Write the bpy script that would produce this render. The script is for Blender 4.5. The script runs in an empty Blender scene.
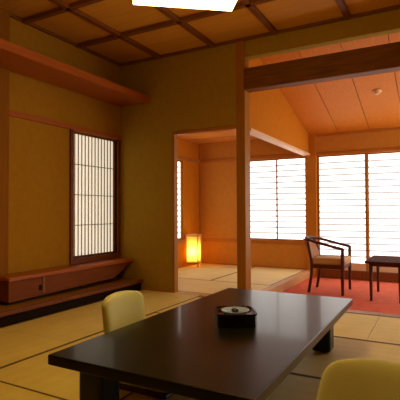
import bpy, bmesh, math, random
from mathutils import Vector, Matrix
random.seed(7)
S = bpy.context.scene
COL = S.collection
PI = math.pi

# ------------------------------------------------------------------ helpers
def new_bm():
    return bmesh.new()

def box(bm, lo, hi, bev=0.0, seg=2, mi=0):
    lo = Vector(lo); hi = Vector(hi)
    r = bmesh.ops.create_cube(bm, size=1.0)
    vs = r['verts']
    for v in vs:
        v.co = Vector([(lo[i] + hi[i]) / 2 + v.co[i] * (hi[i] - lo[i]) for i in range(3)])
    fs = list({f for v in vs for f in v.link_faces})
    for f in fs:
        f.material_index = mi
    if bev > 0:
        es = list({e for v in vs for e in v.link_edges})
        r = bmesh.ops.bevel(bm, geom=es, offset=bev, segments=seg, affect='EDGES', profile=0.5)
        for f in r['faces']:
            f.material_index = mi
    return bm

def prism(bm, poly, axis, a, b, mi=0):
    """extrude a 2D polygon along an axis; poly holds the two other axes in order"""
    oth = [i for i in range(3) if i != axis]
    def P(p, t):
        c = [0, 0, 0]; c[oth[0]] = p[0]; c[oth[1]] = p[1]; c[axis] = t
        return bm.verts.new(c)
    A = [P(p, a) for p in poly]; B = [P(p, b) for p in poly]
    n = len(poly)
    fs = [bm.faces.new(A), bm.faces.new(B[::-1])]
    for i in range(n):
        fs.append(bm.faces.new((A[i], B[i], B[(i + 1) % n], A[(i + 1) % n])))
    for f in fs: f.material_index = mi
    bmesh.ops.recalc_face_normals(bm, faces=fs)
    return bm

def tube(bm, pts, radii, n=12, cap=True, squash=(1, 1)):
    pts = [Vector(p) for p in pts]
    if not isinstance(radii, (list, tuple)): radii = [radii] * len(pts)
    rings = []
    up = None
    for i, p in enumerate(pts):
        t = (pts[min(i + 1, len(pts) - 1)] - pts[max(i - 1, 0)]).normalized()
        if up is None:
            up = Vector((0, 0, 1)) if abs(t.z) < .9 else Vector((1, 0, 0))
        s = t.cross(up).normalized(); up = s.cross(t).normalized()
        rings.append([bm.verts.new(p + s * math.cos(2 * PI * k / n) * radii[i] * squash[0]
                                   + up * math.sin(2 * PI * k / n) * radii[i] * squash[1]) for k in range(n)])
    fs = []
    for a, b in zip(rings, rings[1:]):
        for k in range(n):
            fs.append(bm.faces.new((a[k], a[(k + 1) % n], b[(k + 1) % n], b[k])))
    if cap:
        fs.append(bm.faces.new(rings[0][::-1])); fs.append(bm.faces.new(rings[-1]))
    bmesh.ops.recalc_face_normals(bm, faces=fs)
    return bm

def lathe(bm, prof, n=32, c=(0, 0, 0)):
    c = Vector(c)
    rings = []
    for r, z in prof:
        if r < 1e-6:
            rings.append([bm.verts.new(c + Vector((0, 0, z)))])
        else:
            rings.append([bm.verts.new(c + Vector((r * math.cos(2 * PI * k / n), r * math.sin(2 * PI * k / n), z))) for k in range(n)])
    fs = []
    for a, b in zip(rings, rings[1:]):
        for k in range(n):
            k2 = (k + 1) % n
            if len(a) == 1 and len(b) == 1: continue
            if len(a) == 1: fs.append(bm.faces.new((a[0], b[k], b[k2])))
            elif len(b) == 1: fs.append(bm.faces.new((a[k], a[k2], b[0])))
            else: fs.append(bm.faces.new((a[k], a[k2], b[k2], b[k])))
    bmesh.ops.recalc_face_normals(bm, faces=fs)
    return bm

def superprism(bm, w, d, z0, z1, rc, n=8, bev=0.0, cx=0, cy=0):
    """rounded-corner box"""
    pts = []
    for (sx, sy, a0) in ((1, 1, 0), (-1, 1, 90), (-1, -1, 180), (1, -1, 270)):
        for k in range(n + 1):
            a = math.radians(a0 + 90 * k / n)
            pts.append((cx + sx * (w / 2 - rc) + rc * math.cos(a), cy + sy * (d / 2 - rc) + rc * math.sin(a)))
    return prism(bm, pts, 2, z0, z1)

def link(name, data):
    o = bpy.data.objects.new(name, data)
    COL.objects.link(o)
    return o

def obj(name, bm, mats, parent=None, smooth=False, shift=None, sub=0, bevel=0.0):
    """finish a bmesh as ONE mesh object; shift = the thing's base when the mesh was laid out in room coordinates"""
    if shift is not None:
        bmesh.ops.translate(bm, verts=bm.verts, vec=-Vector(shift))
    me = bpy.data.meshes.new(name)
    bm.to_mesh(me); bm.free()
    if not isinstance(mats, (list, tuple)): mats = [mats]
    for m in mats: me.materials.append(m)
    if smooth:
        for p in me.polygons: p.use_smooth = True
    o = link(name, me)
    if parent is not None: o.parent = parent
    if bevel:
        b = o.modifiers.new('bevel', 'BEVEL'); b.width = bevel; b.segments = 3; b.limit_method = 'ANGLE'
    if sub:
        s = o.modifiers.new('sub', 'SUBSURF'); s.levels = sub; s.render_levels = sub
    return o

def tag(o, label, cat, group=None, kind=None):
    o['label'] = label; o['category'] = cat
    if group: o['group'] = group
    if kind: o['kind'] = kind
    return o

def thing(name, label, cat, loc=(0, 0, 0), rz=0.0, group=None, kind=None):
    o = link(name, None)
    o.location = loc; o.rotation_euler = (0, 0, rz); o.empty_display_size = .05
    return tag(o, label, cat, group, kind)

def struct(name, bm, mats, label, cat, **k):
    return tag(obj(name, bm, mats, **k), label, cat, kind='structure')

def copy_tree(o, parent=None):
    c = o.copy(); COL.objects.link(c)
    if parent is not None:
        c.parent = parent
    for ch in list(o.children):
        copy_tree(ch, c)
    return c

# ------------------------------------------------------------------ materials
def mat_base(name, col, rough=.6, spec=.5, coat=0, coat_rough=.1):
    m = bpy.data.materials.new(name); m.use_nodes = True
    b = m.node_tree.nodes['Principled BSDF']
    b.inputs['Base Color'].default_value = (*col, 1)
    b.inputs['Roughness'].default_value = rough
    b.inputs['Specular IOR Level'].default_value = spec
    b.inputs['Coat Weight'].default_value = coat
    b.inputs['Coat Roughness'].default_value = coat_rough
    return m, m.node_tree, b

def noise_col(nt, b, c1, c2, scale=(1, 1, 1), ns=8, detail=6, lo=.35, hi=.65, bump=0.0, rough=.5, dist=.002):
    tc = nt.nodes.new('ShaderNodeTexCoord'); mp = nt.nodes.new('ShaderNodeMapping')
    mp.inputs['Scale'].default_value = scale
    nz = nt.nodes.new('ShaderNodeTexNoise'); nz.inputs['Scale'].default_value = ns
    nz.inputs['Detail'].default_value = detail; nz.inputs['Roughness'].default_value = rough
    cr = nt.nodes.new('ShaderNodeValToRGB')
    cr.color_ramp.elements[0].position = lo; cr.color_ramp.elements[0].color = (*c1, 1)
    cr.color_ramp.elements[1].position = hi; cr.color_ramp.elements[1].color = (*c2, 1)
    nt.links.new(tc.outputs['Object'], mp.inputs['Vector'])
    nt.links.new(mp.outputs['Vector'], nz.inputs['Vector'])
    nt.links.new(nz.outputs['Fac'], cr.inputs['Fac'])
    nt.links.new(cr.outputs['Color'], b.inputs['Base Color'])
    if bump:
        bp = nt.nodes.new('ShaderNodeBump'); bp.inputs['Strength'].default_value = bump
        bp.inputs['Distance'].default_value = dist
        nt.links.new(nz.outputs['Fac'], bp.inputs['Height']); nt.links.new(bp.outputs['Normal'], b.inputs['Normal'])
    return nz

def wood(name, c1, c2, grain='Y', rough=.45, coat=0.0, ns=3.0, stretch=14, spec=.18):
    m, nt, b = mat_base(name, c1, rough, spec, coat)
    sc = {'X': (1, stretch, stretch), 'Y': (stretch, 1, stretch), 'Z': (stretch, stretch, 1)}[grain]
    noise_col(nt, b, c1, c2, sc, ns, 8, .3, .72, .08, .6, .001)
    return m

def plaster(name, c1, c2, ns=14):
    m, nt, b = mat_base(name, c1, .95, .1)
    noise_col(nt, b, c1, c2, (1, 1, 1), ns, 10, .3, .7, .25, .65, .003)
    return m

def weave(name, c1, c2, fx=260, fy=60, rough=.7, bump=.3, axes='XY', spec=.3):
    """two crossing waves and a little noise: straw matting or woven cloth"""
    m, nt, b = mat_base(name, c1, rough, spec)
    tc = nt.nodes.new('ShaderNodeTexCoord')
    w1 = nt.nodes.new('ShaderNodeTexWave'); w1.bands_direction = axes[0]; w1.inputs['Scale'].default_value = fx / 20; w1.inputs['Distortion'].default_value = .6
    w2 = nt.nodes.new('ShaderNodeTexWave'); w2.bands_direction = axes[1]; w2.inputs['Scale'].default_value = fy / 20; w2.inputs['Distortion'].default_value = .6
    nz = nt.nodes.new('ShaderNodeTexNoise'); nz.inputs['Scale'].default_value = 5; nz.inputs['Detail'].default_value = 5
    for t in (w1, w2, nz): nt.links.new(tc.outputs['Object'], t.inputs['Vector'])
    mu = nt.nodes.new('ShaderNodeMath'); mu.operation = 'MULTIPLY'
    nt.links.new(w1.outputs['Fac'], mu.inputs[0]); nt.links.new(w2.outputs['Fac'], mu.inputs[1])
    ad = nt.nodes.new('ShaderNodeMath'); ad.operation = 'MULTIPLY_ADD'; ad.inputs[1].default_value = .22
    nt.links.new(mu.outputs[0], ad.inputs[0]); nt.links.new(nz.outputs['Fac'], ad.inputs[2])
    cr = nt.nodes.new('ShaderNodeValToRGB')
    cr.color_ramp.elements[0].position = .25; cr.color_ramp.elements[0].color = (*c1, 1)
    cr.color_ramp.elements[1].position = .9; cr.color_ramp.elements[1].color = (*c2, 1)
    nt.links.new(ad.outputs[0], cr.inputs['Fac']); nt.links.new(cr.outputs['Color'], b.inputs['Base Color'])
    bp = nt.nodes.new('ShaderNodeBump'); bp.inputs['Strength'].default_value = bump; bp.inputs['Distance'].default_value = .002
    nt.links.new(ad.outputs[0], bp.inputs['Height']); nt.links.new(bp.outputs['Normal'], b.inputs['Normal'])
    return m

def glow(name, col, strength, base=(.8, .78, .7)):
    m, nt, b = mat_base(name, base, .8, .1)
    b.inputs['Emission Color'].default_value = (*col, 1)
    b.inputs['Emission Strength'].default_value = strength
    return m

DAY = (1.0, .99, .95)
M = dict(
    wall=plaster('olive_earth_plaster', (.345, .20, .017), (.41, .24, .023)),
    wall_red=plaster('red_ochre_earth_plaster', (.36, .168, .010), (.42, .20, .014)),
    orange=plaster('ochre_plaster', (.51, .165, .006), (.58, .19, .009)),
    tan=plaster('tan_plaster', (.55, .225, .03), (.62, .26, .04)),
    cedar=wood('cedar_boards', (.57, .175, .010), (.67, .22, .016), 'Y', .55, stretch=20),
    cedar_x=wood('cedar_boards_across', (.54, .18, .025), (.64, .23, .035), 'X', .55, stretch=20),
    coffer=wood('coffer_boards', (.60, .27, .025), (.72, .34, .035), 'X', .5, stretch=10),
    batten=wood('dark_batten', (.17, .055, .008), (.24, .08, .012), 'X', .5),
    seam=mat_base('dark_seam_wood', (.22, .07, .02), .8)[0],  # darker wood in the joints between ceiling boards
    post=wood('orange_post_wood', (.33, .125, .010), (.40, .155, .014), 'Z', .5),
    post_lit=wood('corner_post_lit_wood', (.50, .17, .012), (.58, .21, .018), 'Z', .5),  # lighter copy of the post wood, with the lighting put into its colour
    post_red=wood('alcove_post_wood', (.24, .085, .006), (.31, .11, .009), 'Z', .75, spec=.05),
    rail_y=wood('rail_wood_along', (.36, .12, .018), (.46, .16, .025), 'Y', .42),
    rail_x=wood('rail_wood_across', (.42, .14, .018), (.52, .18, .025), 'X', .42),
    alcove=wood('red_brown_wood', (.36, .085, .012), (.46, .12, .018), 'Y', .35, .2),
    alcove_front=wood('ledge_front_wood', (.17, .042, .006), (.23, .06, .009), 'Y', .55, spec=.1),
    alcove_z=wood('red_brown_frame', (.16, .045, .008), (.22, .06, .011), 'Z', .4),
    dark=wood('black_brown_wood', (.014, .007, .004), (.025, .011, .006), 'Y', .8, spec=.05),
    platform=wood('platform_board', (.34, .15, .03), (.42, .19, .04), 'Y', .35, .2),
    beam=wood('smoked_beam', (.12, .042, .006), (.26, .088, .012), 'X', .6, ns=4),
    sill=wood('sill_wood', (.30, .14, .045), (.40, .19, .06), 'X', .45),
    step=wood('step_wood', (.58, .32, .13), (.66, .38, .16), 'Y', .45),
    lintel=wood('pale_lintel_wood', (.72, .46, .25), (.78, .52, .29), 'Y', .5),
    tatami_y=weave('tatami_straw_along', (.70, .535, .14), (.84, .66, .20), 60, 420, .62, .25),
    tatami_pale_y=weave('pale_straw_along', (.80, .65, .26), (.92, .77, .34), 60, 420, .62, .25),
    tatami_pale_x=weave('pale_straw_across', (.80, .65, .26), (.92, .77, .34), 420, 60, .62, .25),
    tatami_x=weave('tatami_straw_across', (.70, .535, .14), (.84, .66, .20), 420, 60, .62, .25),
    heri=weave('tatami_border_cloth', (.13, .085, .03), (.19, .12, .045), 300, 300, .8, .2),
    paper_day=glow('sunlit_shoji_paper', DAY, 2.35),
    paper_side_fill=glow('added_side_fill_paper', DAY, 5.0),  # stronger glow for the screens added in the right wall
    paper_alc=glow('shaded_shoji_paper', (1.0, .94, .76), .70),
    kumiko=wood('shoji_lattice_glow', (.62, .70, .74), (.68, .76, .80), 'X', .7),
    kumiko_d=wood('dark_lattice_wood', (.40, .31, .20), (.46, .36, .24), 'Z', .6),
    lacquer=None, carpet=None,
    chairwood=wood('armchair_wood', (.075, .022, .010), (.12, .034, .013), 'Z', .5),
    cushion=weave('armchair_cushion_cloth', (.52, .33, .15), (.62, .41, .20), 300, 300, .85, .2),
    back_cloth=weave('armchair_back_cloth', (.40, .19, .10), (.48, .24, .13), 300, 300, .9, .2, spec=.1),
    matte_top=wood('side_table_wood', (.055, .016, .008), (.085, .024, .010), 'Y', .8, spec=.03),
    zaisu=weave('floor_chair_cloth', (.59, .56, .26), (.70, .67, .32), 900, 900, .9, .2, 'YZ'),
    zaisu_wood=wood('floor_chair_frame', (.06, .025, .012), (.09, .04, .018), 'Y', .4),
    black=mat_base('black_lacquer', (.006, .004, .005), .18, .5, .5)[0],
    plum=mat_base('plum_lacquer_rim', (.012, .003, .005), .35, .2, .0)[0],
    glass=mat_base('blue_white_glazed_glass', (.30, .42, .85), .12, .4)[0],
    pendant=glow('pendant_paper', (1.0, .71, .20), 15.5),
    pendant_side=glow('pendant_side_paper', (1.0, .71, .20), 9.0),
    cord=mat_base('pendant_cord', (.12, .09, .05), .7)[0],
    brass=mat_base('cream_plastic', (.75, .50, .22), .35)[0],
    iron=mat_base('dark_iron', (.05, .03, .02), .4)[0],
    lamp_wood=wood('lantern_wood', (.55, .27, .07), (.62, .32, .09), 'Z', .5),
    pull=wood('pale_pull_wood', (.23, .095, .035), (.28, .12, .045), 'Z', .6),
)
# lattice strips given a glow of their own to stand in for backlight
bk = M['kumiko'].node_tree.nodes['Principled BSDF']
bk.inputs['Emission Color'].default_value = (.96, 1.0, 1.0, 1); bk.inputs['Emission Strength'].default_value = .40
# dark lacquer table top with the faintest brown grain
m, nt, b = mat_base('dark_brown_lacquer', (.02, .014, .006), .2, .18, .20, .08)
noise_col(nt, b, (.004, .0045, .001), (.008, .008, .002), (9, 1, 9), 3, 6, .3, .7, .03)
b.inputs['Roughness'].default_value = .34
M['lacquer'] = m
m, nt, b = mat_base('red_carpet', (.42, .07, .045), .95, .1)
noise_col(nt, b, (.60, .112, .058), (.78, .17, .088), (1, 1, 1), 9, 12, .3, .7, .5, .75, .004)
M['carpet'] = m
# lantern: warm paper lit from inside by a bulb
m = bpy.data.materials.new('lantern_paper'); m.use_nodes = True; nt = m.node_tree
for n in list(nt.nodes): nt.nodes.remove(n)
o_ = nt.nodes.new('ShaderNodeOutputMaterial'); d_ = nt.nodes.new('ShaderNodeBsdfDiffuse'); t_ = nt.nodes.new('ShaderNodeBsdfTranslucent'); x_ = nt.nodes.new('ShaderNodeMixShader')
d_.inputs['Color'].default_value = (.85, .62, .25, 1); t_.inputs['Color'].default_value = (.92, .66, .13, 1); x_.inputs['Fac'].default_value = .65
nt.links.new(d_.outputs[0], x_.inputs[1]); nt.links.new(t_.outputs[0], x_.inputs[2]); nt.links.new(x_.outputs[0], o_.inputs['Surface'])
M['lamp_paper'] = m
M['bulb'] = glow('lantern_bulb', (1.0, .76, .33), 200.0)

# ------------------------------------------------------------------ room shell
CEIL = 2.72
YF = 2.55                 # far wall of the two rooms behind
XL = -.30                 # left wall of the small room
XR = 4.6
YB = -5.0
ZC = -.10                 # carpet level
def slope_z(y): return 2.085 + .265 * (YF - y)

bm = new_bm()
box(bm, (-.35, YB, -.20), (XR, -.02, -.056)); box(bm, (-.4, -.02, -.20), (1.60, YF, -.056))
struct('floor', bm, M['sill'], 'wooden base floor under the straw mats', 'floor')
bm = new_bm(); box(bm, (1.60, .02, -.20), (XR, YF + .1, ZC))
struct('carpet', bm, M['carpet'], 'red wall to wall carpet of the sunroom, one step below the mats', 'carpet')

# left wall with the shoji opening, cut back under the ledge
bm = new_bm()
WY0, WY1, WZ0, WZ1 = -.785, -.055, .42, 1.78
box(bm, (-.12, YB, .36), (0, WY0, CEIL)); box(bm, (-.12, WY1, .36), (0, .10, CEIL))
box(bm, (-.12, WY0, .36), (0, WY1, WZ0)); box(bm, (-.12, WY0, WZ1), (0, WY1, CEIL))
box(bm, (-.34, YB, -.06), (-.22, .10, .42)); box(bm, (-.34, YB, .36), (-.10, .10, .42))
struct('wall_left', bm, M['wall_red'], 'olive ochre plaster wall with the tall narrow paper window', 'wall')

bm = new_bm()
box(bm, (-.34, 0, -.06), (.758, .06, CEIL)); box(bm, (.758, 0, 1.82), (1.55, .06, CEIL))
box(bm, (1.65, 0, 2.52), (XR, .10, CEIL))
struct('wall_back', bm, M['wall'], 'olive plaster wall beside and above the doorway', 'wall')
bm = new_bm(); box(bm, (XR, YB, -.2), (XR + .1, .35, 2.9)); box(bm, (XR, .35, 1.76), (XR + .1, YF + .1, 2.9)); box(bm, (XR, .35, -.2), (XR + .1, YF + .1, .02)); box(bm, (XR, 2.35, .02), (XR + .1, YF + .1, 1.76))
struct('wall_right', bm, M['wall'], 'right side wall beyond the picture', 'wall')
bm = new_bm(); box(bm, (-.34, YB - .1, -.2), (XR + .1, YB, 2.9))
struct('wall_rear', bm, M['wall'], 'rear wall behind the viewer', 'wall')

# far wall
bm = new_bm()
FX0, FX1 = .56, 1.60
box(bm, (XL - .1, YF, -.06), (FX0, YF + .1, 2.9)); box(bm, (FX0, YF, -.06), (FX1, YF + .1, .44))
box(bm, (FX0, YF, 1.76), (FX1, YF + .1, 2.9)); box(bm, (FX1, YF, -.2), (1.76, YF + .1, 2.9))
box(bm, (1.76, YF, 1.78), (XR, YF + .1, 2.9)); box(bm, (1.76, YF, -.2), (XR, YF + .1, .02))
struct('wall_far', bm, M['tan'], 'warm ochre far wall with the wide rows of paper screens', 'wall')
bm = new_bm()
SY0, SY1 = 1.1, 1.99
box(bm, (XL - .1, .05, -.06), (XL, SY0, 2.3)); box(bm, (XL - .1, SY1, -.06), (XL, YF, 2.3))
box(bm, (XL - .1, SY0, -.06), (XL, SY1, .44)); box(bm, (XL - .1, SY0, 1.76), (XL, SY1, 2.3))
struct('wall_inner', bm, M['orange'], 'ochre side wall of the small room behind the lantern', 'wall')
bm = new_bm()
prism(bm, [(.10, 1.80), (YF, 1.80), (YF, slope_z(YF) + .05), (.10, slope_z(.10) + .05)], 0, 1.575, 1.645)
struct('wall_partition', bm, M['orange'], 'ochre plaster panel above the lintel under the sloping ceiling', 'wall')

# ceilings
bm = new_bm()
box(bm, (-.34, YB, CEIL), (XR, .14, CEIL + .1), mi=0)
bw, bh = .027, .036
bx = [.585 + .70 * k for k in range(6)]
by = [-.72 - .70 * k for k in range(7)]
for x in bx: box(bm, (x - bw, YB, CEIL - bh), (x + bw, 0, CEIL + .01), .004, 1, mi=1)
for y in by: box(bm, (0, y - bw, CEIL - bh), (XR, y + bw, CEIL + .01), .004, 1, mi=1)
box(bm, (0, YB, CEIL - .03), (.025, 0, CEIL + .01), mi=1); box(bm, (0, -.025, CEIL - .03), (XR, 0, CEIL + .01), mi=1)
struct('ceiling', bm, [M['coffer'], M['batten']], 'coffered cedar ceiling crossed by dark battens', 'ceiling')
bm = new_bm(); box(bm, (XL - .1, .05, 2.10), (1.60, YF, 2.16))
for k in range(1, 5): box(bm, (XL, .1 + .5 * k - .004, 2.097), (1.58, .1 + .5 * k + .004, 2.11), mi=1)
struct('ceiling', bm, [M['cedar_x'], M['seam']], 'low flat wooden ceiling of the small room', 'ceiling')
bm = new_bm()
xs = [1.645, 2.09, 2.53, 2.985, 3.43, 3.87, 4.31, XR]
for a, b2 in zip(xs, xs[1:]):
    prism(bm, [(.06, slope_z(.06)), (YF, slope_z(YF)), (YF, slope_z(YF) + .02), (.06, slope_z(.06) + .02)], 0, a + .004, b2 - .004)
prism(bm, [(.04, slope_z(.04) + .012), (YF, slope_z(YF) + .012), (YF, slope_z(YF) + .06), (.04, slope_z(.04) + .06)], 0, 1.60, XR, mi=1)
struct('ceiling', bm, [M['cedar'], M['seam']], 'sloping ceiling of wide orange cedar boards over the sunroom', 'ceiling')

# posts, rails, sills
nt_ = [0]
def trim(bm, mats, label, cat, **k):
    nt_[0] += 1
    return struct('trim_%d' % nt_[0], bm, mats, label, cat, **k)
bm = new_bm(); box(bm, (1.55, -.015, -.10), (1.65, .125, CEIL), .004, 1)
trim(bm, M['post'], 'square floor to ceiling wooden post between doorway and sunroom', 'post')
bm = new_bm(); box(bm, (-.12, -1.70, .0), (.03, -1.585, CEIL), .006)
trim(bm, M['post_red'], 'wooden post at the left edge beside the alcove', 'post')
bm = new_bm(); box(bm, (1.595, YF - .03, -.10), (1.755, YF + .06, slope_z(YF) + .02), .004, 1)
trim(bm, M['post_lit'], 'wooden corner post between the two rows of paper screens', 'post')
bm = new_bm(); box(bm, (.758, -.012, -.05), (.783, .066, 1.82), .003, 1)
trim(bm, M['post'], 'slim wooden jamb on the left of the doorway', 'door jamb')
bm = new_bm(); box(bm, (.783, -.010, 1.782), (1.55, .066, 1.815), .003, 1)
trim(bm, M['rail_x'], 'thin wooden head rail across the doorway', 'lintel')
bm = new_bm(); box(bm, (1.64, -.03, 2.17), (XR, .115, 2.395), .012)
trim(bm, M['beam'], 'heavy dark smoked beam spanning the sunroom opening', 'beam')
bm = new_bm(); box(bm, (1.553, .125, 1.768), (1.662, YF, 1.80), .002, 1)
trim(bm, M['lintel'], 'pale wooden lintel running back from the post', 'lintel')
bm = new_bm(); box(bm, (1.575, .125, ZC), (1.665, YF - .03, .004), .004, 1)
trim(bm, M['step'], 'wooden step edge between the small room and the red carpet', 'sill')
bm = new_bm(); box(bm, (1.65, -.085, ZC), (XR, .03, .003), .004, 1)
trim(bm, M['sill'], 'brown wooden threshold between the mats and the red carpet', 'sill')
bm = new_bm(); box(bm, (.783, -.012, -.05), (1.55, .11, .002), .002, 1)
trim(bm, M['step'], 'flush wooden threshold under the doorway', 'sill')
bm = new_bm(); box(bm, (-.02, -1.585, 1.785), (.022, 0, 1.835), .003, 1)
trim(bm, M['alcove'], 'reddish rail across the left wall above the tall window', 'rail')
bm = new_bm()
box(bm, (XL, YF - .018, .385), (1.595, YF + .01, .445), .003, 1)
trim(bm, M['rail_x'], 'waist rail along the far wall of the small room', 'rail')
bm = new_bm(); box(bm, (XL, YF - .018, 1.755), (1.595, YF + .01, 1.815), .003, 1)
trim(bm, M['rail_x'], 'upper rail along the far wall of the small room', 'rail')
bm = new_bm(); box(bm, (XL - .01, .10, .385), (XL + .018, YF - .018, .445), .003, 1)
trim(bm, M['rail_y'], 'waist rail along the lantern wall', 'rail')
bm = new_bm(); box(bm, (XL - .01, .10, 1.755), (XL + .018, YF - .018, 1.815), .003, 1)
trim(bm, M['rail_y'], 'upper rail along the lantern wall', 'rail')
bm = new_bm(); box(bm, (XL - .01, YF - .03, 0), (XL + .022, YF + .01, 2.10), .003, 1)
trim(bm, M['rail_y'], 'slim corner post of the small room behind the lantern', 'post')
bm = new_bm(); box(bm, (1.755, YF - .02, 1.755), (XR, YF + .05, 1.80), .003, 1)
trim(bm, M['rail_x'], 'head rail above the sunroom paper screens', 'rail')
bm = new_bm(); box(bm, (1.755, YF - .02, slope_z(YF) - .03), (XR, YF + .02, slope_z(YF) + .012), .003, 1)
trim(bm, M['rail_x'], 'dark edge strip where the sloping ceiling meets the far wall', 'moulding')
bm = new_bm(); box(bm, (1.755, YF - .035, ZC), (XR, YF + .04, .03), .004, 1)
struct('baseboard_far', bm, M['alcove_z'], 'reddish brown sill board under the sunroom screens', 'baseboard')
bm = new_bm(); box(bm, (XL, YF - .012, 0), (1.595, YF + .01, .025)); box(bm, (XL - .01, .10, 0), (XL + .012, YF, .025))
struct('baseboard_inner', bm, M['rail_x'], 'thin baseboard around the small room', 'baseboard')
bm = new_bm(); box(bm, (.34, -.010, 0), (.775, .01, .02))
struct('baseboard_back', bm, M['rail_x'], 'thin baseboard below the olive wall', 'baseboard')

# ------------------------------------------------------------------ shoji windows
nw = [0]
def shoji(axis, a0, a1, z0, z1, plane, out, stile, top, bot, nh, nv, bw, paper, latm, frm, label, vx=None):
    """sliding paper screen; axis 0 = spans x (plane is y), 1 = spans y (plane is x); out = direction of daylight"""
    nw[0] += 1
    loc = ((a0 + a1) / 2, plane, z0) if axis == 0 else (plane, (a0 + a1) / 2, z0)
    w = thing('window_%d' % nw[0], label, 'window', loc, kind='structure')
    def B(bm, p0, p1, q0, q1, d0, d1, bev=0):
        d0, d1 = sorted((plane + out * d0, plane + out * d1))
        if axis == 0: box(bm, (p0, d0, q0), (p1, d1, q1), bev, 1)
        else: box(bm, (d0, p0, q0), (d1, p1, q1), bev, 1)
    bm = new_bm()
    B(bm, a0, a0 + stile, z0, z1, 0, .03, .002); B(bm, a1 - stile, a1, z0, z1, 0, .03, .002)
    B(bm, a0 + stile, a1 - stile, z1 - top, z1, 0, .03)
    obj('window_frame', bm, frm, w, shift=loc)
    bm = new_bm(); B(bm, a0 + stile, a1 - stile, z0, z0 + bot, 0, .03); obj('bottom_rail', bm, M['lintel'] if bot > .1 else frm, w, shift=loc)
    bm = new_bm()
    i0, i1, j0, j1 = a0 + stile, a1 - stile, z0 + bot, z1 - top
    for k in range(1, nh + 1):
        z = j0 + (j1 - j0) * k / (nh + 1)
        B(bm, i0, i1, z - bw / 2, z + bw / 2, .012, .021)
    vs = vx if vx is not None else [i0 + (i1 - i0) * k / (nv + 1) for k in range(1, nv + 1)]
    for x in vs: B(bm, x - bw / 2, x + bw / 2, j0, j1, .010, .021)
    obj('lattice', bm, latm, w, shift=loc)
    bm = new_bm(); B(bm, i0 - .004, i1 + .004, j0 - .004, j1 + .004, .022, .024)
    obj('paper', bm, paper, w, shift=loc)
    return w
alc = shoji(1, WY0, WY1, WZ0, WZ1, -.03, -1, .022, .02, .018, 3, 12, .0085, M['paper_alc'], M['kumiko_d'], M['alcove_z'],
      'tall narrow paper window with close vertical bars in the left wall')
bm = new_bm()
box(bm, (-.11, WY0 - .045, .36), (.022, WY0, 1.785), .003, 1); box(bm, (-.11, WY1, .36), (.012, WY1 + .05, 1.785), .003, 1)
box(bm, (-.11, WY0, .36), (.022, WY1, WZ0), .003, 1)
obj('casing', bm, M['alcove_z'], alc, shift=alc.location)
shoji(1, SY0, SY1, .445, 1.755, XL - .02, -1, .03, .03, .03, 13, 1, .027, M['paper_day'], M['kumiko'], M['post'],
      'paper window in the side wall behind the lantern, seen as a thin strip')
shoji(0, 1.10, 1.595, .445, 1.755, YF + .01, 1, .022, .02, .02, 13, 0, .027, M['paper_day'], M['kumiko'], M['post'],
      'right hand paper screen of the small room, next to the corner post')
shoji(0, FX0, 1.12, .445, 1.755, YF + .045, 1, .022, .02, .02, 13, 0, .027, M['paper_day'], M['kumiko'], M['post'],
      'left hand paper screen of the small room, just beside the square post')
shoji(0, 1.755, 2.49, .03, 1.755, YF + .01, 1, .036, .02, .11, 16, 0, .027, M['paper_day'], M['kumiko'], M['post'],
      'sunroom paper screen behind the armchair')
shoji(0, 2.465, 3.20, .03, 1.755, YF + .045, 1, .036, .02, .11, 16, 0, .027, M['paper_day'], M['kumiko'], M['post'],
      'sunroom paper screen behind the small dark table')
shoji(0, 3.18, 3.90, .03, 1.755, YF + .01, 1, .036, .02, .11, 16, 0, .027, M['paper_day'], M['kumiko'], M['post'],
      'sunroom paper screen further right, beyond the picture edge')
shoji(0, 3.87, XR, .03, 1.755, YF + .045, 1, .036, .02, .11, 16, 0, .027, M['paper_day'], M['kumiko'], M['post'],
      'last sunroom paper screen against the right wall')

shoji(1, .35, 1.36, .03, 1.755, XR + .01, 1, .036, .02, .11, 16, 0, .027, M['paper_side_fill'], M['kumiko'], M['post'],  # this screen and the next are added out of view as fill light
      'near paper screen added unseen in the right wall to brighten the sunroom')
shoji(1, 1.34, 2.35, .03, 1.755, XR + .045, 1, .036, .02, .11, 16, 0, .027, M['paper_side_fill'], M['kumiko'], M['post'],
      'far paper screen added unseen in the right wall to brighten the sunroom')
# ------------------------------------------------------------------ alcove joinery
t = thing('overhead_shelf', 'reddish wooden shelf box running high along the left wall', 'shelf', (0.22, -1.8, 2.195))
L = t.location.copy()
bm = new_bm(); box(bm, (0.0, -3.6, 2.195), (.425, 0, 2.212)); obj('underside', bm, M['alcove'], t, shift=L)
bm = new_bm(); box(bm, (.42, -3.6, 2.185), (.445, 0, 2.262), .003, 1); obj('fascia', bm, M['alcove'], t, shift=L)
bm = new_bm(); box(bm, (0.0, -3.6, 2.245), (.425, 0, 2.262)); obj('top_board', bm, M['alcove'], t, shift=L)

t = thing('window_ledge', 'reddish brown wooden ledge below the tall narrow window', 'ledge', (.05, -.87, .115))
L = t.location.copy()
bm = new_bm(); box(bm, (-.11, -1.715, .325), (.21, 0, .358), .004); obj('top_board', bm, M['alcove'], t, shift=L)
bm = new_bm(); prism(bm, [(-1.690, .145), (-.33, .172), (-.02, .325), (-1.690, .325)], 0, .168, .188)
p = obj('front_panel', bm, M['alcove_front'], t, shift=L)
bm = new_bm(); box(bm, (-.10, -1.705, .145), (.190, -1.688, .325), .003, 1)
obj('end_panel', bm, M['alcove_front'], t, shift=L)
bm = new_bm(); box(bm, (-.10, -1.66, .1165), (.10, -1.60, .325)); obj('support', bm, M['dark'], t, shift=L)
bm = new_bm(); box(bm, (-.10, -.70, .1165), (.05, -.66, .325)); obj('support', bm, M['dark'], t, shift=L)
bm = new_bm(); box(bm, (.188, -1.345, .17), (.196, -1.318, .322), .002, 1)
obj('pull_strap', bm, M['pull'], p, shift=L)
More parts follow.
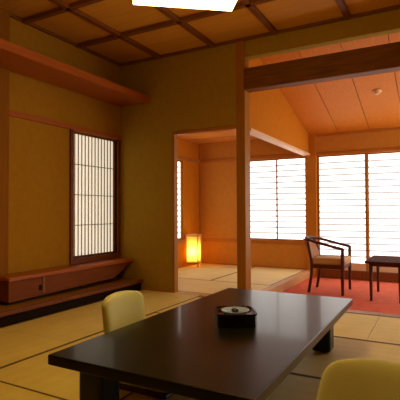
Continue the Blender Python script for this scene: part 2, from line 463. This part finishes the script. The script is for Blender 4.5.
bm = new_bm(); box(bm, (.188, -1.385, .20), (.194, -1.355, .25), .002, 1)
obj('finger_slot', bm, M['dark'], p, shift=L)

t = thing('alcove_platform', 'low wooden platform along the left wall, shade painted on its front', 'platform', (.17, -1.8, 0))
L = t.location.copy()
bm = new_bm(); box(bm, (-.21, -3.6, .085), (.325, 0, .115)); obj('top_board', bm, M['platform'], t, shift=L)
bm = new_bm(); box(bm, (.318, -3.6, .082), (.345, 0, .119), .005); obj('front_edge', bm, M['alcove_z'], t, shift=L)
bm = new_bm(); box(bm, (.285, -3.6, 0), (.315, 0, .084)); obj('shade_kickboard', bm, M['dark'], t, shift=L)  # near-black colour stands in for the shade under the platform edge

# ------------------------------------------------------------------ tatami mats
def mat(x0, x1, y0, y1, along, label, pale=''):
    e = .0012
    x0 += e; x1 -= e; y0 += e; y1 -= e
    loc = ((x0 + x1) / 2, (y0 + y1) / 2, -.055)
    t = thing('tatami_mat', label, 'tatami mat', loc, group='straw mats covering the floor')
    bm = new_bm(); box(bm, (x0, y0, -.055), (x1, y1, 0), .002, 1)
    obj('straw_surface', bm, M['tatami_%s%s' % (pale, along.lower())], t, shift=loc)
    hb = .012
    strips = [((x0, y0), (x0 + hb, y1)), ((x1 - hb, y0), (x1, y1))] if along == 'Y' else [((x0, y0), (x1, y0 + hb)), ((x0, y1 - hb), (x1, y1))]
    for a, b2 in strips:
        bm = new_bm(); box(bm, (a[0], a[1], -.001), (b2[0], b2[1], .0015)); obj('border', bm, M['heri'], t, shift=loc)
    return t
mat(.345, 1.125, -1.90, -.012, 'Y', 'straw mat between the alcove platform and the left floor chair, reaching the olive wall')
mat(.345, 1.125, -3.75, -1.90, 'Y', 'straw mat at the left picture edge in front of the alcove platform')
mat(1.125, 2.935, -.90, -.085, 'X', 'straw mat lying crosswise behind the low table, along the sunroom threshold')
mat(2.935, 4.59, -.90, -.085, 'X', 'straw mat at the right edge along the sunroom threshold')
mat(1.125, 2.03, -2.60, -.90, 'Y', 'straw mat under the left floor chair')
mat(2.03, 3.84, -1.75, -.90, 'X', 'straw mat crosswise beneath the far end of the low table')
mat(2.03, 3.84, -2.60, -1.75, 'X', 'straw mat crosswise beneath the middle of the low table')
mat(1.125, 2.935, -3.50, -2.60, 'X', 'straw mat crosswise under the near end of the low table')
mat(2.935, 4.59, -3.50, -2.60, 'X', 'straw mat crosswise under the near right floor chair')
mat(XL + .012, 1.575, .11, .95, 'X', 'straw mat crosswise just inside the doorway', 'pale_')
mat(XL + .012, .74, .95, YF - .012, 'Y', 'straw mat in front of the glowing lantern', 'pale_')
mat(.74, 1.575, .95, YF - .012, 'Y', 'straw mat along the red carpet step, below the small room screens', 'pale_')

# ------------------------------------------------------------------ low table
TX0, TX1, TY0, TY1, TZ = 1.975, 2.885, -2.89, -1.125, .33
t = thing('low_table', 'long low dark lacquered table in the middle of the mats', 'table', ((TX0 + TX1) / 2, (TY0 + TY1) / 2, 0))
L = t.location.copy()
bm = new_bm(); box(bm, (TX0, TY0, TZ - .042), (TX1, TY1, TZ), .006, 3); obj('tabletop', bm, M['lacquer'], t, shift=L)
bm = new_bm()
box(bm, (TX0 + .14, TY0 + .10, TZ - .085), (TX0 + .17, TY1 - .10, TZ - .042)); box(bm, (TX1 - .17, TY0 + .10, TZ - .085), (TX1 - .14, TY1 - .10, TZ - .042))
box(bm, (TX0 + .17, TY0 + .10, TZ - .085), (TX1 - .17, TY0 + .13, TZ - .042)); box(bm, (TX0 + .17, TY1 - .13, TZ - .085), (TX1 - .17, TY1 - .10, TZ - .042))
obj('apron', bm, M['lacquer'], t, shift=L)
for x in (TX0 + .12, TX1 - .23):
    for y in (TY0 + .05, TY1 - .19):
        bm = new_bm(); box(bm, (x, y, .002), (x + .12, y + .13, TZ - .043), .018, 4); obj('leg', bm, M['lacquer'], t, shift=L)

# lacquer ashtray box with a glass dish in it
bc = Vector((2.452, -2.068, TZ))
t = thing('ashtray_box', 'black lacquer box with rounded corners on the low table', 'ashtray box', bc, math.radians(33))
W = .205
bm = new_bm(); superprism(bm, W, W, 0.0, .066, .045, 8)
bmesh.ops.inset_region(bm, faces=[f for f in bm.faces if f.normal.z > .9], thickness=.022, depth=0)
top = max((f for f in bm.faces if f.normal.z > .9 and len(f.verts) > 8), key=lambda f: f.calc_area())
bmesh.ops.translate(bm, verts=list(top.verts), vec=(0, 0, -.016))
obj('body', bm, M['black'], t, bevel=.003)
bm = new_bm(); superprism(bm, W + .006, W + .006, .059, .068, .047, 8)
tops = [f for f in bm.faces if abs(f.normal.z) > .9]
bmesh.ops.delete(bm, geom=tops, context='FACES_ONLY')
bmesh.ops.solidify(bm, geom=list(bm.faces), thickness=.008)
obj('rim', bm, M['plum'], t)
d = thing('glass_dish', 'small pale blue glass dish set into the black lacquer box', 'dish', bc + Vector((0, 0, .0515)), math.radians(33))
bm = new_bm(); lathe(bm, [(0, 0), (.05, 0), (.068, .008), (.074, .019), (.070, .020), (.058, .012), (.03, .007), (0, .007)], 32)
obj('bowl', bm, M['glass'], d, smooth=True)
bm = new_bm(); lathe(bm, [(0, .007), (.017, .007), (.021, .020), (.012, .025), (0, .026)], 24)
obj('knob', bm, M['black'], d, smooth=True)

# ------------------------------------------------------------------ floor chairs (legless)
def floor_chair(label, loc, rz, recl=.06, hgt=.438):
    """faces +x; the back is at the origin"""
    t = thing('floor_chair', label, 'floor chair', loc, rz, 'legless floor chairs at the low table')
    bm = new_bm()
    W, H, Z0, TH, RT = .178, hgt, .02, .062, .055
    nz, ny = 30, 24
    def pt(i, k, side):
        q = 1 - (1 - i / nz) ** 1.6; z = Z0 + (H - Z0) * q
        sgn = -1 + 2 * k / ny; sgn = math.copysign(1 - (1 - abs(sgn)) ** 1.5, sgn)
        w_ = W * (1.0 - .03 * q)
        if z > H - RT: w_ = w_ - RT + math.sqrt(max(RT * RT - (z - (H - RT)) ** 2, 0))
        th = TH / 2 * max((1 - abs(sgn) ** 10) * (1 - q ** 26), 0) ** .42
        zz = z + .012 * (1 - sgn * sgn) * q
        return (.03 + side * th - recl * (z / H) ** 1.2 + .03 * sgn * sgn, sgn * w_, zz)
    Fv, Bv = {}, {}
    for i in range(nz + 1):
        for k in range(ny + 1):
            Fv[i, k] = bm.verts.new(pt(i, k, 1))
            Bv[i, k] = Fv[i, k] if (k in (0, ny) or i == nz) else bm.verts.new(pt(i, k, -1))
    for i in range(nz):
        for k in range(ny):
            for D, fl in ((Fv, 0), (Bv, 1)):
                q4 = [D[i, k], D[i, k + 1], D[i + 1, k + 1], D[i + 1, k]]
                bm.faces.new(q4[::-1] if fl else q4)
    bm.faces.new([Bv[0, k] for k in range(ny + 1)] + [Fv[0, k] for k in range(ny - 1, 0, -1)])
    bmesh.ops.recalc_face_normals(bm, faces=bm.faces)
    obj('backrest', bm, M['zaisu'], t, True)
    bm = new_bm(); box(bm, (.02, -.22, .0), (.44, .22, .022), .008); obj('base_board', bm, M['zaisu_wood'], t)
    bm = new_bm(); superprism(bm, .40, .42, .022, .075, .06, 6, cx=.25); obj('seat_pad', bm, M['zaisu'], t, bevel=.018)
    return t
floor_chair('legless upholstered floor chair on the left, its seat under the low table', (1.785, -2.165, 0), 0)
floor_chair('legless upholstered floor chair in the near right corner beside the low table', (3.225, -3.06, 0), math.radians(-98), .30, .468)

# ------------------------------------------------------------------ sunroom furniture
t = thing('armchair', 'dark wooden armchair with tan cushion on the red carpet by the corner post', 'armchair', (2.17, 1.46, ZC))
L = t.location.copy()
xb, xf, y0, y1 = 1.955, 2.375, 1.22, 1.70
def sm(pts, n=5):
    """Catmull-Rom through the points"""
    P = [Vector(p) for p in pts]; out = []
    for i in range(len(P) - 1):
        a = P[max(i - 1, 0)]; b = P[i]; c = P[i + 1]; d = P[min(i + 2, len(P) - 1)]
        for k in range(n):
            s = k / n
            out.append(.5 * ((2 * b) + (c - a) * s + (2 * a - 5 * b + 4 * c - d) * s * s + (-a + 3 * b - 3 * c + d) * s ** 3))
    out.append(P[-1]); return out
arm = [(xf + .004, y0, .452), (xf - .16, y0 - .004, .490), (xb + .10, y0 + .0, .530), (xb - .005, y0 + .055, .556), (xb - .05, y0 + .15, .568), (xb - .06, (y0 + y1) / 2, .571)]
arm += [(x, y0 + y1 - y, z) for (x, y, z) in arm[-2::-1]]
bm = new_bm(); tube(bm, sm(arm), .019, 10, squash=(1.3, .95)); obj('arm_rail', bm, M['chairwood'], t, True, shift=L)
for y in (y0, y1):
    bm = new_bm(); tube(bm, [(xf, y, ZC), (xf, y, .12), (xf + .002, y, .30), (xf + .003, y, .462)], [.016, .020, .022, .019], 10); obj('leg', bm, M['chairwood'], t, True, shift=L)
    yy = y0 + .03 if y == y0 else y1 - .03
    bm = new_bm(); tube(bm, sm([(xb + .005, yy, ZC), (xb + .035, yy, .08), (xb + .045, yy, .25), (xb + .02, yy, .42), (xb - .02, yy + (.05 if y == y0 else -.05), .557)]), .018, 10); obj('leg', bm, M['chairwood'], t, True, shift=L)
bm = new_bm()
box(bm, (xb + .04, y0 + .01, .205), (xf, y0 + .035, .255), .004); box(bm, (xb + .04, y1 - .035, .205), (xf, y1 - .01, .255), .004)
box(bm, (xf - .02, y0 + .01, .205), (xf + .008, y1 - .01, .255), .004); box(bm, (xb + .03, y0 + .03, .205), (xb + .055, y1 - .03, .255), .004)
obj('seat_frame', bm, M['chairwood'], t, shift=L)
bm = new_bm(); box(bm, (xb + .05, y0 + .015, .245), (xf + .03, y1 - .015, .335), .03, 4); obj('seat_cushion', bm, M['cushion'], t, True, shift=L)
bm = new_bm()
n = 12; rows = []
for zi in range(9):
    z = .27 + (.556 - .27) * zi / 8
    row = []
    for k in range(n + 1):
        s = -1 + 2 * k / n
        y = (y0 + y1) / 2 + s * (.5 * (y1 - y0) - .035 - .012 * zi / 8)
        x = xb + .035 - .085 * (zi / 8) ** 1.5 - .03 * (1 - s * s)
        row.append((x, y, z))
    rows.append(row)
F = [[bm.verts.new((x + .022, y, z)) for x, y, z in r] for r in rows]; G = [[bm.verts.new((x - .012, y, z)) for x, y, z in r] for r in rows]
for i in range(8):
    for k in range(n):
        bm.faces.new((F[i][k], F[i][k + 1], F[i + 1][k + 1], F[i + 1][k])); bm.faces.new((G[i][k], G[i + 1][k], G[i + 1][k + 1], G[i][k + 1]))
for k in range(n):
    bm.faces.new((F[0][k], G[0][k], G[0][k + 1], F[0][k + 1])); bm.faces.new((F[8][k], F[8][k + 1], G[8][k + 1], G[8][k]))
for i in range(8):
    bm.faces.new((F[i][0], F[i + 1][0], G[i + 1][0], G[i][0])); bm.faces.new((F[i][n], G[i][n], G[i + 1][n], F[i + 1][n]))
bmesh.ops.recalc_face_normals(bm, faces=bm.faces)
obj('backrest', bm, M['back_cloth'], t, True, shift=L)

t = thing('side_table', 'small dark wooden table on the red carpet, cut by the right picture edge', 'table', (2.86, 1.39, ZC))
L = t.location.copy()
ax0, ax1, ay0, ay1, az = 2.655, 3.215, 1.0, 1.76, .347
bm = new_bm(); box(bm, (ax0, ay0, az - .024), (ax1, ay1, az), .005, 2); obj('tabletop', bm, M['matte_top'], t, shift=L)
bm = new_bm()
box(bm, (ax0 + .05, ay0 + .05, az - .058), (ax0 + .07, ay1 - .05, az - .024)); box(bm, (ax1 - .07, ay0 + .05, az - .058), (ax1 - .05, ay1 - .05, az - .024))
box(bm, (ax0 + .07, ay0 + .05, az - .058), (ax1 - .07, ay0 + .07, az - .024)); box(bm, (ax0 + .07, ay1 - .07, az - .058), (ax1 - .07, ay1 - .05, az - .024))
obj('apron', bm, M['chairwood'], t, shift=L)
for x in (ax0 + .06, ax1 - .20):
    for y in (ay0 + .06, ay1 - .06):
        bm = new_bm(); tube(bm, [(x, y, ZC), (x, y, .1), (x, y, az - .024)], [.014, .018, .021], 10); obj('leg', bm, M['chairwood'], t, True, shift=L)

# ceiling detector on the slope
dy = 1.481
t = thing('smoke_detector', 'small round cream detector on the sloping ceiling', 'smoke detector', (2.759, dy, slope_z(dy)))
t.rotation_euler = (math.atan(.265) * -1, 0, 0)
bm = new_bm(); lathe(bm, [(0, .006), (.05, .006), (.052, -.006), (.046, -.014), (.03, -.018), (0, -.018)], 28); obj('base', bm, M['brass'], t, True)
bm = new_bm(); lathe(bm, [(.0, -.016), (.030, -.016), (.030, -.030), (.022, -.040), (0, -.043)], 24); obj('sensor_head', bm, M['brass'], t, True)

# ------------------------------------------------------------------ lantern in the small room
t = thing('floor_lantern', 'glowing yellow paper floor lantern in the corner of the small room', 'lamp', (-.185, 2.13, 0), math.radians(14))
h0, h1, hw = .075, .53, .098
ps = []
for sx in (-1, 1):
    for sy in (-1, 1):
        bm = new_bm(); box(bm, (sx * hw - .008, sy * hw - .008, 0), (sx * hw + .008, sy * hw + .008, h1), .002, 1); obj('leg', bm, M['lamp_wood'], t)
for nm, z0_, z1_ in (('lower_rail', h0 - .012, h0 + .006), ('top_rail', h1 - .035, h1)):
    bm = new_bm()
    superprism(bm, 2 * hw + .016, 2 * hw + .016, z0_, z1_, .004, 2)
    bmesh.ops.delete(bm, geom=[f for f in bm.faces if abs(f.normal.z) > .9], context='FACES_ONLY')
    bmesh.ops.solidify(bm, geom=list(bm.faces), thickness=.014)
    obj(nm, bm, M['lamp_wood'], t)
bm = new_bm()
superprism(bm, 2 * hw - .012, 2 * hw - .012, h0, h1 - .02, .004, 2)
bmesh.ops.delete(bm, geom=[f for f in bm.faces if f.normal.z > .9], context='FACES_ONLY')
obj('paper_shade', bm, M['lamp_paper'], t)
bm = new_bm(); bmesh.ops.create_uvsphere(bm, u_segments=20, v_segments=12, radius=.032, matrix=Matrix.Translation((0, 0, .24)))
bl = obj('bulb', bm, M['bulb'], t, True)
bm = new_bm(); lathe(bm, [(0, h0 + .004), (.02, h0 + .004), (.02, .205), (0, .205)], 14); obj('socket', bm, M['lamp_wood'], t, True)

# ------------------------------------------------------------------ pendant lamp over the low table
u = Vector((.792, .610, 0)); v = Vector((.610, -.792, 0))
hs = .29
pc = Vector((1.881, -2.194, 2.10)) + u * hs + v * hs
t = thing('pendant_lamp', 'large square white pendant lamp hanging over the low table', 'lamp', pc, math.atan2(.610, .792))
bm = new_bm(); box(bm, (-hs, -hs, 0), (hs, hs, .018), .006, 2); obj('diffuser', bm, M['pendant'], t)
bm = new_bm(); box(bm, (-hs + .005, -hs + .005, .016), (hs - .005, hs - .005, .20), .003, 1); obj('paper_shade', bm, M['pendant_side'], t)
bm = new_bm(); box(bm, (-hs, -hs, .20), (hs, hs, .225), .004, 1); obj('top_frame', bm, M['lamp_wood'], t)
bm = new_bm(); tube(bm, [(0, 0, .22), (0, 0, CEIL - 2.10 - .02)], .005, 8); obj('cord', bm, M['cord'], t, True)
bm = new_bm(); lathe(bm, [(0, CEIL - 2.10), (.06, CEIL - 2.10), (.055, CEIL - 2.10 - .03), (0, CEIL - 2.10 - .035)], 24); obj('ceiling_rose', bm, M['lamp_wood'], t, True)

# ------------------------------------------------------------------ world, camera, view
w = bpy.data.worlds.new('dusk'); S.world = w; w.use_nodes = True
w.node_tree.nodes['Background'].inputs['Color'].default_value = (.5, .6, .75, 1)
w.node_tree.nodes['Background'].inputs['Strength'].default_value = .3

yaw, pit, roll, f = 0.502608732, 0.0247095865, -0.00416457190, 435.0
Fw = Vector((-math.sin(yaw) * math.cos(pit), math.cos(yaw) * math.cos(pit), math.sin(pit)))
R0 = Vector((math.cos(yaw), math.sin(yaw), 0)); U0 = R0.cross(Fw)
R = math.cos(roll) * R0 + math.sin(roll) * U0; U = -math.sin(roll) * R0 + math.cos(roll) * U0
cd = bpy.data.cameras.new('camera'); cam = link('camera', cd)
cd.sensor_width = 36; cd.sensor_fit = 'HORIZONTAL'; cd.lens = f / 400 * 36; cd.clip_start = .05
mw = Matrix((R, U, -Fw)).transposed().to_4x4(); mw.translation = (3.40, -4.17, .92)
cam.matrix_world = mw
S.camera = cam

S.view_settings.view_transform = 'Standard'
S.view_settings.look = 'None'
S.view_settings.exposure = 0.0
S.view_settings.gamma = 1
S.view_settings.use_curve_mapping = False
S.cycles.use_denoising = True
S.cycles.max_bounces = 10
S.cycles.diffuse_bounces = 6
S.cycles.sample_clamp_indirect = 6
